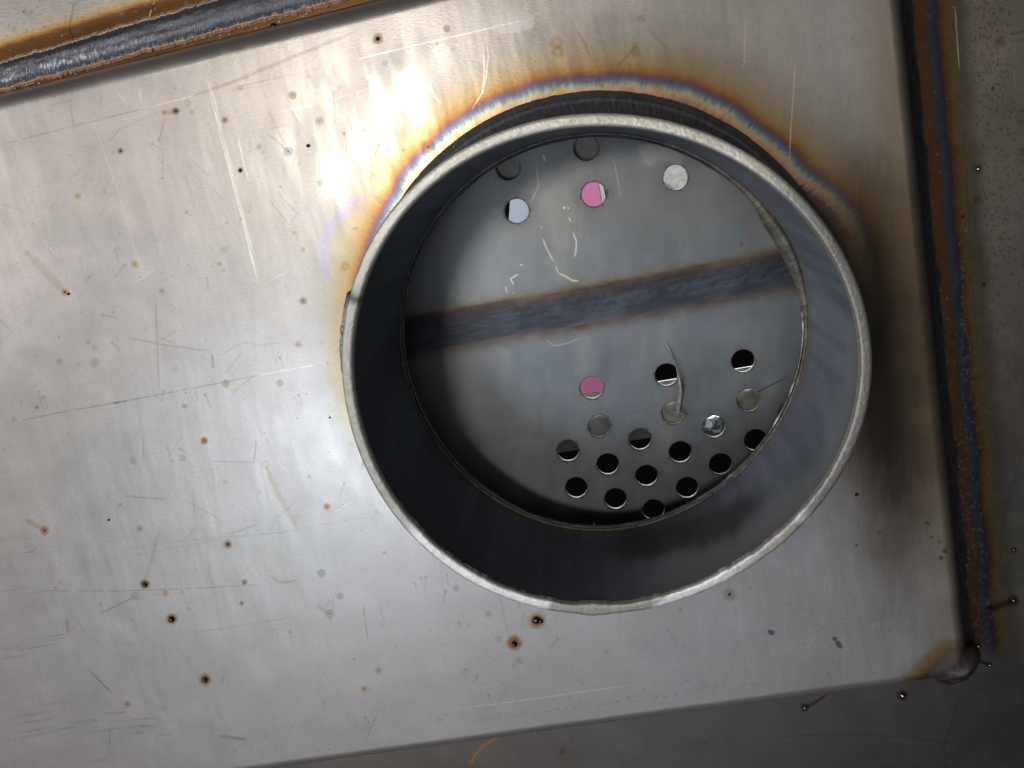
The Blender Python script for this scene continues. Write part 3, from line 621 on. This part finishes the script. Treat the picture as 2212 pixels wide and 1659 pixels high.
# --- closed body of the box below the panel
def boxwalls(x0, x1, y0, y1, z0, z1):
    v = np.array([(x, y, z) for z in (z0, z1) for (x, y) in ((x0, y0), (x1, y0), (x1, y1), (x0, y1))])
    return v, np.array([(0, 1, 2, 3), (0, 4, 5, 1), (1, 5, 6, 2), (2, 6, 7, 3), (3, 7, 4, 0)])
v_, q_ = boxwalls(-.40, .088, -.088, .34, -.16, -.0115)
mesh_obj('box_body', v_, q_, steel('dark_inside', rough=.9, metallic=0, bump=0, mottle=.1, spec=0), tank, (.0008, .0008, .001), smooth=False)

# --- base sheet to the right of and below the panel
def plane_part(name, x0, x1, y0, y1, z, nx, ny, mat, base):
    a = np.linspace(x0, x1, nx); b = np.linspace(y0, y1, ny); A, Bb = np.meshgrid(a, b, indexing='ij')
    v = np.c_[A.ravel(), Bb.ravel(), np.full(A.size, z)]; return v, grid_quads(nx, ny)
c0 = to_plane(1900, 1659, ZB); c1 = to_plane(2212, 0, ZB)
xs_ = np.r_[np.linspace(to_plane(1930, 0, ZB)[0] - .004, to_plane(2260, 1700, ZB)[0] + .006, 240), np.linspace(.2, .42, 20)]
ys_ = np.r_[np.linspace(-.36, to_plane(1100, 1700, ZB)[1] - .012, 14)[:-1], np.linspace(to_plane(1100, 1700, ZB)[1] - .012, to_plane(2212, 0, ZB)[1] + .008, 960), np.linspace(to_plane(2212, 0, ZB)[1] + .012, .36, 10)]
A, Bb = np.meshgrid(xs_, ys_, indexing='ij'); v1 = np.c_[A.ravel(), Bb.ravel(), np.full(A.size, ZB)]; q1 = grid_quads(len(xs_), len(ys_))
ytop = to_plane(600, 1560, ZB)[1]
xs2 = np.r_[np.linspace(-.42, to_plane(560, 1700, ZB)[0], 12)[:-1], np.linspace(to_plane(560, 1700, ZB)[0], xs_[0], 760)]
ys2 = np.r_[np.linspace(-.36, to_plane(1100, 1700, ZB)[1] - .006, 14)[:-1], np.linspace(to_plane(1100, 1700, ZB)[1] - .006, to_plane(2000, 1380, ZB)[1], 200)]
A, Bb = np.meshgrid(xs2, ys2, indexing='ij'); v2 = np.c_[A.ravel(), Bb.ravel(), np.full(A.size, ZB)]; q2 = grid_quads(len(xs2), len(ys2)) + len(v1)
VB = np.concatenate([v1, v2]); QB = np.concatenate([q1, q2])
b = Paint(VB, np.array([.40, .355, .315])); X, Y = b.x, b.y
nn = vnoise(X / 120, Y / 120, 131, 4); b.c *= (1 + .3 * (nn[:, None] - .5)) * (1 - .45 * sstep(500, 900, Y) * .4 - .30 * sstep(1300, 1480, Y))[:, None]
ef = shifted(fr, RB)                                  # foot of the panel's right wall
db = (VB[:, :2] - ef[0]) @ ef[1] / PXM
along = Y
dw = db - 7 + 14 * (vnoise(along / 55, along * 0, 132, 3) - .5) + 5 * (vnoise(along / 14, along * 0, 133, 2) - .5)
tb = ramp(dw, [(0, (.06, .06, .065)), (30, (.08, .075, .075)), (36, (.30, .15, .10)), (50, (.36, .17, .08)), (56, (.22, .18, .15)), (64, (.18, .21, .23)), (74, (.13, .16, .24)), (79, (.18, .11, .16)), (84, (.36, .18, .08)), (98, (.48, .33, .14)), (118, (.42, .36, .26)), (150, (.40, .355, .315))])
below = sstep(1385, 1440, Y)
m = (1 - sstep(120, 155, dw)) * (1 - below); b.c = b.c * (1 - m[:, None]) + tb * .44 * (.85 + .3 * vnoise(X / 9, Y / 9, 134, 3)[:, None]) * m[:, None]
b.r += .04 * m
for k in range(3000):
    x = 2075 + abs(rng.normal(0, 80)); y = rng.uniform(0, 1400)
    if rng.random() > (.95 if y < 800 else .5): continue
    b.spot(x, y, rng.uniform(1.3, 3.6), (.19, .165, .14), rng.uniform(.35, .75), False, 0, 1.2, rng.uniform(0, 3), .3)
for k in range(60):
    b.spot(rng.uniform(1985, 2090), rng.uniform(0, 1200), rng.uniform(.8, 1.5), (.6, .62, .6), rng.uniform(.3, .7), False)
for k in range(200):
    b.spot(rng.uniform(650, 2212), rng.uniform(1420, 1659), rng.uniform(1, 4), (.2, .19, .18), rng.uniform(.15, .5), False, 0, 1.3, rng.uniform(0, 3))
for (x, y, r_, c, ring, core) in ((2113, 365, 11, (.6, .5, .38), .3, .5), (2112, 431, 10, (.6, .5, .38), .5, .3), (2160, 90, 11, (.75, .5, .42), 0, 0), (2125, 615, 5, DK, 0, .5), (2145, 190, 4, DK, 0, .4), (2080, 468, 4, DK, 0, 0), (2160, 515, 5, OR, 0, 0),
    (1739, 1528, 9, DK, 0, .4), (1950, 1502, 12, DK, 0, .6), (2085, 1462, 8, DK, 0, .6), (2190, 1297, 13, DK, 0, .5), (2114, 1395, 7, DK, 0, .5), (2138, 1435, 6, DK, 0, .5), (2190, 1188, 7, DK, 0, .4), (1215, 1622, 8, (.8, .68, .52), 0, 0)):
    b.spot(x, y, r_, c, .85, True, ring, core=core or None)
for (pts, wd, c, a, mul) in (([(2130, 1316), (2160, 1308), (2188, 1297)], 6, (.3, .26, .22), .8, True), ([(1742, 1528), (1785, 1502)], 3.5, (.5, .35, .25), .8, True), ([(2116, 1428), (2138, 1436)], 3.5, (.3, .28, .25), .9, True),
    ([(1080, 1589), (1045, 1610), (1026, 1630), (1018, 1648)], 8, (1.25, .95, .65), .5, True), ([(1080, 1589), (1045, 1610), (1026, 1630), (1018, 1648)], 2.5, (.42, .24, .10), .9, False), ([(1024, 1640), (1012, 1650)], 5, (.42, .24, .10), .8, False),
    ([(1247, 1565), (1290, 1610), (1337, 1662)], 2.2, (.20, .19, .185), .6, False), ([(2083, 1468), (2055, 1560), (2024, 1662)], 1, (.1, .1, .1), .7, False), ([(2212, 960), (2170, 1110), (2150, 1300)], 1, (.12, .1, .1), .6, False),
    ([(2063, 15), (2068, 90), (2072, 150)], 1.1, (.9, .8, .55), .85, False), ([(2073, 150), (2085, 340), (2100, 600), (2130, 1000), (2142, 1240)], .9, (.12, .1, .08), .6, False), ([(1640, 1595), (1800, 1585), (1960, 1592), (2090, 1612)], 1.4, (.55, .53, .5), .5, True),
    ([(1228, 1575), (1240, 1600)], 2, (.7, .6, .5), .4, True), ([(1495, 1607), (1530, 1604)], 2.5, (.15, .15, .15), .7, False), ([(2190, 150), (2192, 190)], 1.2, (.7, .66, .6), .5, False)):
    b.stroke(pts, wd, c, a, mul, soft=max(1, wd * .5), jit=1)
M_base = steel('base_steel', rough=.40, bump=.3, fine=2200, mottle=.12, mscale=160)
base_o = mesh_obj('base_sheet', VB, QB, M_base, tank, np.clip(b.c, 0, .9), b.r)
base_o['label'] = 'dull speckled sheet the raised panel is welded to'

# --- upper sheet beyond the top weld
xa_ = np.linspace(to_plane(-80, 300, ZU)[0], to_plane(1300, 0, ZU)[0], 760)
ya_ = np.r_[np.linspace(to_plane(-60, 260, ZU)[1], to_plane(0, -40, ZU)[1] + .012, 420), np.linspace(to_plane(0, -40, ZU)[1] + .016, .36, 12)]
xa_ = np.r_[np.linspace(-.42, xa_[0], 12)[:-1], xa_, np.linspace(xa_[-1], .42, 20)[1:]]
def top_edge_y(x):      # foot line of the top fold
    l = shifted(ft, RB * .3); return l[0][1] - (x - l[0][0]) * l[1][0] / l[1][1]
A = np.repeat(xa_[:, None], len(ya_), 1); sft = (top_edge_y(xa_) - ya_[0])[:, None]; fall = np.linspace(1, 0, len(ya_))[None, :]
Bb = np.repeat(ya_[None, :], len(xa_), 0) + sft * fall
VU = np.c_[A.ravel(), Bb.ravel(), np.full(A.size, ZU)]; QU = grid_quads(len(xa_), len(ya_))
u = Paint(VU, STEEL * .82); X, Y = u.x, u.y
bt_ = 132 - .298 * X + .00001 * X * X                       # upper side of the bead
du = bt_ - Y + 5 * (vnoise(X / 20, Y / 20, 141, 3) - .5)
tu = ramp(du, [(-40, (.10, .05, .022)), (0, (.10, .05, .02)), (14, (.11, .055, .02)), (22, (.13, .06, .03)), (28, (.17, .075, .04)), (32, (.30, .15, .04)), (39, (.46, .31, .14)), (50, (.46, .40, .31)), (72, tuple(STEEL * .82))])
m = 1 - sstep(75, 105, du); u.c = u.c * (1 - m[:, None]) + tu * (.9 + .2 * vnoise(X / 6, Y / 6, 142, 3)[:, None]) * m[:, None]
for k in range(70): u.spot(rng.uniform(0, 420), rng.uniform(0, 110), rng.uniform(1, 3), (.2, .17, .14), rng.uniform(.3, .8), False)
u.spot(230, 78, 6, DK, .95, True, 0, core=.8); u.spot(275, 71, 4, DK, .9, True, 0, core=.7); u.spot(68, 25, 5, GR, .8); u.spot(51, 25, 3, DK, .8)
for pts in ([(90, 98), (68, 130)], [(335, 5), (320, 50)], [(70, 75), (65, 95)], [(160, 5), (150, 60), (165, 100)]):
    u.stroke(pts, 2, (.62, .5, .36), .7, True, soft=2)
u.stroke([(334, 2), (327, 22), (320, 42)], .9, (.8, .74, .5), .7, False, broken=.3)
for k in range(90):
    x = rng.uniform(0, 720); u.spot(x, 205 - .262 * x + rng.uniform(-4, 34), rng.uniform(.8, 1.9), (.5, .42, .36) if rng.random() < .5 else (.08, .05, .03), .8, False)
M_up = steel('upper_steel', rough=.38, bump=.3, fine=2400, stretch=(.3, 1, 1), mottle=.10, mscale=140)
mesh_obj('upper_sheet', VU, QU, M_up, tank, np.clip(u.c, 0, .9), u.r)

# --- weld bead across the top left
ns, nw = 1500, 60
xs = np.linspace(-120, 1100, ns); ws = np.linspace(-1, 1, nw)
yt = 132 - .298 * xs + .00001 * xs ** 2; yb = 201 - .272 * xs + .00001 * xs ** 2
cen = np.array([to_plane(a, (t0 + b0) / 2, ZU) for a, t0, b0 in zip(xs, yt, yb)]); edge = np.array([to_plane(a, b0, ZU) for a, b0 in zip(xs, yb)])
hw = edge - cen
rag = lambda s, k: 1 + .07 * (vnoise(xs / 16, xs * 0 + s, k, 2) - .5) * 2 + .12 * (vnoise(xs / 3.2, xs * 0 + s, k + 1, 3) - .5)
side_ = np.where(ws[None, :] < 0, rag(1, 151)[:, None], rag(9, 153)[:, None])
sv = cen[:, None, :] + hw[:, None, :] * (ws[None, :] * side_)[..., None]
xx, ww = np.meshgrid(xs, ws, indexing='ij')
rip = np.sin((xx + 14 * ww ** 2) * 1.15 + 5 * vnoise(xx / 25, ww * 2, 155, 2)) * .00003
crown = .0021 * (1 - ww ** 2) ** 1.15 * (1 - .3 * np.exp(-((ww + .1) / .5) ** 2)) + .0003 * (np.abs(ww) > .80) * (vnoise(xx / 3, ww * 6, 156, 3))
h_ = crown + rip * (1 - ww ** 4) + .00028 * (vnoise(xx / 30, ww * 3, 157, 3) - .5) * (1 - ww ** 4)
sv[..., 2] += h_ + .0001; sv = sv.reshape(-1, 3); xr = xx.ravel(); wr = ww.ravel()
g = vnoise(xr / 3.0, wr * 5, 158, 3); g2 = vnoise(xr / 40, wr * 2.5, 159, 4)
cc = np.array([.165, .17, .20]) * (.75 + .5 * g[:, None] * g2[:, None] * 1.4) * (1 - .4 * np.exp(-((wr + .45) / .3) ** 2))[:, None]  # upper half darkened in the colour for the bead's slope shading
cc += np.array([.30, .34, .40]) * (np.exp(-((wr - .25) / .38) ** 2) * (1 - sstep(120, 420, xr)) * sstep(.5, .75, g))[:, None]  # lit lower slope on the left, painted as a lighter colour
ed = sstep(.74, .80, np.abs(wr) + .09 * (vnoise(xr / 5, wr * 3, 160, 3) - .5))
cop = np.array([.62, .44, .35]) * (.45 + 1.1 * vnoise(xr / 2.2, wr * 12, 161, 3)[:, None]); cop = np.where((wr > 0)[:, None], cop * np.array([.85, .72, .62]), cop)
cc = cc * (1 - ed[:, None]) + cop * ed[:, None]
fl = np.exp(-((wr - .72) / .04) ** 2) * sstep(.5, .7, vnoise(xr / 3, wr * 0, 162, 2)); cc = cc + np.array([.4, .4, .42]) * fl[:, None]
mesh_obj('top_weld_bead', sv, grid_quads(ns, nw), M_weld, tank, np.clip(cc, 0, .9), np.zeros(len(sv)) - .04 + .15 * ed)

# --- weld bead along the foot of the right wall
ns, nw = 1100, 26
pa = isect(ef, (to_plane(2000, -160, ZB)[:2], np.array([0, 1.0]))); pb = isect(ef, shifted(fb, -.001))
tt = np.linspace(0, 1, ns); ctr = pa[None] * (1 - tt[:, None]) + pb[None] * tt[:, None]; wv = np.linspace(0, 1, nw)
xx, ww = np.meshgrid(tt * 1400, wv, indexing='ij')
legx = (.0048 + .0009 * (vnoise(tt * 28, tt * 0, 171, 3) - .5))[:, None]
sv = np.zeros((ns, nw, 3)); sv[..., :2] = ctr[:, None, :] + (legx * ww)[..., None] * ef[1]
sv[..., 2] = ZB - .0002 + .0052 * (1 - ww) ** 1.3 + .0007 * np.sin(PI * ww) + .00035 * (vnoise(xx / 8, ww * 4, 172, 3) - .5) * np.sin(PI * ww)
g = vnoise(xx.ravel() / 6, ww.ravel() * 4, 173, 3)
cc = ramp(ww.ravel(), [(0, (.05, .052, .06)), (.7, (.07, .072, .085)), (.9, (.12, .11, .12)), (1, (.14, .10, .09))]) * (.5 + g[:, None])
mesh_obj('side_weld_bead', sv.reshape(-1, 3), grid_quads(ns, nw), M_weld, tank, cc)

# --- corner weld lump, and beads of spatter stuck to the steel
cw = to_plane(2064, 1430, -.004)
v_, q_ = blob(cw[0], cw[1], -.0034, .0068, .0037, .0056, 5, 120, 60, .09, .62)
dd = (v_[:, :2] - cw[:2]) @ unit(np.array([-.6, .8])) / .004
g = vnoise(v_[:, 0] * 900, v_[:, 1] * 900, 181, 3)
cc = ramp(dd, [(-1.2, (.09, .09, .13)), (0, (.10, .085, .095)), (.5, (.12, .09, .09)), (.9, (.16, .2, .26)), (1.2, (.2, .1, .05))]) * (.32 + .5 * g[:, None])
mesh_obj('corner_weld', v_, q_, M_weld, tank, cc)
M_spat = steel('spatter_metal', rough=.22, bump=.2, mottle=.1)
def spatter(x, y, z, r_, parent, col, name='spatter_bead'):
    c = to_plane(x, y, z); v_, q_ = blob(c[0], c[1], z + r_ * .25, r_, r_ * .9, r_ * .8, int(x) % 50, 24, 14, .15)
    return mesh_obj(name, v_, q_, M_spat, parent, col)
for (x, y, r_) in ((1739, 1529, .00045), (1950, 1502, .00075), (2085, 1462, .0006), (2190, 1297, .0006), (2114, 1395, .0006), (2138, 1436, .0004), (2190, 1188, .0004), (2113, 365, .0005)):
    spatter(x, y, ZB, r_, base_o, (.45, .43, .4))
for (x, y, r_) in ((1158, 1339, .0011), (1168, 1341, .0007), (1111, 1391, .0008), (371, 1338, .0008), (1850, 1068, .0005), (816, 84, .0005), (313, 1264, .0006), (443, 1468, .0006), (666, 315, .0005), (519, 368, .0004), (148, 635, .0004), (713, 902, .0003), (235, 1123, .0004)):
    spatter(x, y, 0, r_, front, (.10, .085, .07))
# tack lump on the outside of the pipe, upper left
def tack(T, S):
    d_ = np.degrees(T); env = np.clip(np.minimum((d_ - 149.5) / 1.5, (171 - d_) / 9), 0, 1) ** .5
    sz = .0007 * env * (.75 + .5 * vnoise(d_ / 1.3, S * 0, 191, 2)) + .00002
    a = S * 2 * PI
    return RO + sz * .5 + sz * np.cos(a), HP - .0022 + sz * 1.3 * np.sin(a)
v_, q_, T_, S_ = revolve(tack, 260, 18, math.radians(149.5), math.radians(171), False)
g = vnoise(T_ * 200, S_ * 5, 192, 3)
mesh_obj('tack_weld', lean(v_), q_, M_weld, pipe, np.array([.26, .28, .34]) * (.3 + 1.3 * g[:, None]) * (.25 + .75 * sstep(151, 153.5, np.degrees(T_)))[:, None])
for (x, y, r_) in ((592, 57, .0009),):
    spatter(x, y, ZU, r_, front, (.07, .05, .04))

# ------------------------------------------------------------------ loose things in and behind the plate
def sheet(name, pts, z, th, mat, col, label, cat, nsub=1):
    top = np.array([to_plane(x, y, z) for x, y in pts]); bot = top - np.array([0, 0, th]); k = len(pts)
    me = bpy.data.meshes.new(name); me.from_pydata([tuple(v) for v in np.r_[top, bot]], [], [tuple(range(k)), tuple(range(2 * k - 1, k - 1, -1))] + [(i, i + k, (i + 1) % k + k, (i + 1) % k) for i in range(k)])
    a = me.attributes.new('Col', 'FLOAT_COLOR', 'POINT'); a.data.foreach_set('color', np.tile(np.r_[col, 1.0], 2 * k).astype(np.float32))
    me.materials.append(mat); o = bpy.data.objects.new(name, me); sc.collection.objects.link(o)
    if label: o['label'] = label; o['category'] = cat
    return o
M_paper = steel('card', rough=.7, metallic=0, bump=.15, fine=800, mottle=.05, mscale=300)
M_scrap = steel('pale_scrap', rough=.6, metallic=0, bump=.5, fine=700, mottle=.35, mscale=420)
ZS = -.085
pk = sheet('pink_card', [(1190, 345), (1282, 345), (1288, 370), (1374, 833), (1200, 861)], ZS, .0006, M_paper, (.86, .26, .50), 'pink card lying below the drilled plate, showing through two of its holes', 'card')
wb = sheet('white_border', [(1284, 345), (1292, 345), (1388, 829), (1376, 832)], ZS + .0002, .0006, M_paper, (.7, .72, .72), None, None); wb.parent = pk
ms = sheet('metal_strip', [(1150, 870), (1700, 779), (1700, 818), (1150, 910)], ZS, .001, M_scrap, (.34, .35, .32), 'pale grey strip running under the row of holes below the pink card', 'metal strip')
lf = sheet('dimmed_strip', [(1150, 910), (1700, 818), (1712, 893), (1150, 988)], ZS - .0005, .001, M_scrap, (.05, .053, .05), None, None); lf.parent = ms  # strip continues in a darker colour that paints its dimness
sheet('white_card', [(1103, 418), (1160, 418), (1160, 500), (1097, 500)], ZS, .0008, M_paper, (.62, .68, .76), 'bluish white card behind the hole left of the upper pink one', 'card')
ws_ = sheet('speckled_scrap', [(1430, 350), (1495, 350), (1495, 395), (1478, 402), (1462, 410), (1430, 388)], ZS, .001, M_scrap, (.72, .70, .64), 'sparkling pale scrap with a torn edge behind the upper right hole', 'metal scrap')
sheet('lower_scrap', [(1425, 384), (1465, 409), (1480, 402), (1500, 396), (1500, 425), (1425, 425)], ZS - .004, .001, M_scrap, (.36, .35, .33), 'grey curled scrap under the sparkling one at the upper right hole', 'metal scrap')
sheet('backing_strip', [(1040, 345), (1080, 300), (1330, 245), (1330, 352), (1200, 372), (1150, 396), (1050, 410)], ZI - PT - .0004, .001, M_scrap, (.30, .28, .26), 'dark grey strip closing the two topmost holes from behind', 'metal strip')
# crumpled shiny foil behind one hole
cf = to_plane(1543, 922, ZI - PT - .0015); v_, q_ = blob(cf[0], cf[1], ZI - PT - .0026, .0040, .0040, .0016, 33, 60, 30, .28)
fo = mesh_obj('crumpled_foil', v_, q_, steel('foil', rough=.42, bump=.5, fine=500, mottle=.5, mscale=500), None, (.17, .19, .21))
fo['label'] = 'crumpled mirror bright foil filling a hole of the lower rows'; fo['category'] = 'foil'
# grey clear pebbles of glass-like flux closing the second row of holes
for (x, y, lab, c) in ((1295, 921, 'smooth pale grey flux plug filling the hole under the lower pink one', (.34, .36, .34)), (1455, 893, 'pale grey flux plug under the tip of the metal curl', (.46, .46, .41)), (1618, 865, 'greenish flux plug in the hole at the end of the thin wire', (.33, .36, .28))):
    c3 = to_plane(x, y, ZI - .0011); v_, q_ = blob(c3[0], c3[1], ZI - .0018, HR * .99, HR * .99, .0004, int(x) % 40, 60, 30, .10)
    g = vnoise(v_[:, 0] * 700, v_[:, 1] * 700, int(x) % 30, 4)
    o = mesh_obj('flux_plug', v_, q_, steel('flux', rough=.55, metallic=0, bump=.5, fine=500, mottle=.3, mscale=350), None, np.array(c) * .45 * (.5 + g[:, None]))
    o['label'] = lab; o['category'] = 'weld flux'; o['group'] = 'flux plugs in the second row of holes'

def tube(name, pts, rad, mat, col, label, cat, flat=1.0, nseg=10, sub=8, twist=0.0):
    pts = np.array(pts, float); k = len(pts); tt = np.linspace(0, k - 1, (k - 1) * sub + 1)
    # catmull-rom
    P = np.vstack([2 * pts[0] - pts[1], pts, 2 * pts[-1] - pts[-2]]); out = []
    for t_ in tt:
        i = min(int(t_), k - 2); f = t_ - i; a, b_, c, d = P[i:i + 4]
        out.append(.5 * ((2 * b_) + (-a + c) * f + (2 * a - 5 * b_ + 4 * c - d) * f ** 2 + (-a + 3 * b_ - 3 * c + d) * f ** 3))
    C_ = np.array(out); T = np.gradient(C_, axis=0); T /= np.linalg.norm(T, axis=1)[:, None]
    up = np.array([0, 0, 1.0]); S = np.cross(T, up); S /= np.linalg.norm(S, axis=1)[:, None] + 1e-9; Nn = np.cross(S, T)
    rr_ = np.interp(tt, np.arange(k), rad); ang = np.linspace(0, 2 * PI, nseg, endpoint=False)
    tw_ = twist * tt
    v = []
    for i in range(len(tt)):
        a0 = np.cos(ang) * rr_[i]; b0 = np.sin(ang) * rr_[i] * flat
        ca, sa = math.cos(tw_[i]), math.sin(tw_[i])
        v.append(C_[i] + np.outer(a0 * ca - b0 * sa, S[i]) + np.outer(a0 * sa + b0 * ca, Nn[i]))
    v = np.array(v).reshape(-1, 3)
    i = np.arange(len(tt) - 1); j = np.arange(nseg); I, J = np.meshgrid(i, j, indexing='ij'); J2 = (J + 1) % nseg
    q = np.stack([I * nseg + J, I * nseg + J2, (I + 1) * nseg + J2, (I + 1) * nseg + J], -1).reshape(-1, 4)
    o = mesh_obj(name, v, q, mat, None, col)
    if label: o['label'] = label; o['category'] = cat
    return o
M_swarf = steel('swarf_metal', rough=.45, metallic=.4, bump=.5, fine=900, mottle=.35, mscale=900)
def at(x, y, z): return to_plane(x, y, z)
tube('metal_curl', [at(1436, 738, ZI + .0004), at(1448, 758, ZI + .0010), at(1459, 785, ZI + .003), at(1466, 815, ZI + .0045), at(1469, 842, ZI + .0045), at(1466, 866, ZI + .003), at(1464, 888, ZI + .001), at(1463, 898, ZI - .0006)],
     [.00008, .00028, .00045, .0007, .0009, .00075, .0005, .0002], M_swarf, (.72, .69, .66), 'twisted grey metal curl standing between two holes of the drilled plate', 'metal shaving', flat=.4, twist=.5)
tube('thin_wire', [at(1448, 888, ZI + .0005), at(1470, 893, ZI + .0012), at(1500, 902, ZI + .0003)], [.00008, .00012, .00005], M_swarf, (.5, .5, .48), 'short pale hair of metal crossing below the tip of the curl', 'metal shaving')
tube('thin_wire', [at(1618, 866, ZI + .0002), at(1640, 846, ZI + .0005), at(1672, 829, ZI + .0005), at(1706, 812, ZI + .0003)], [.00006, .0001, .0001, .00005], M_swarf, (.10, .11, .09), 'thin dark hair of metal running right from the greenish hole', 'metal shaving')
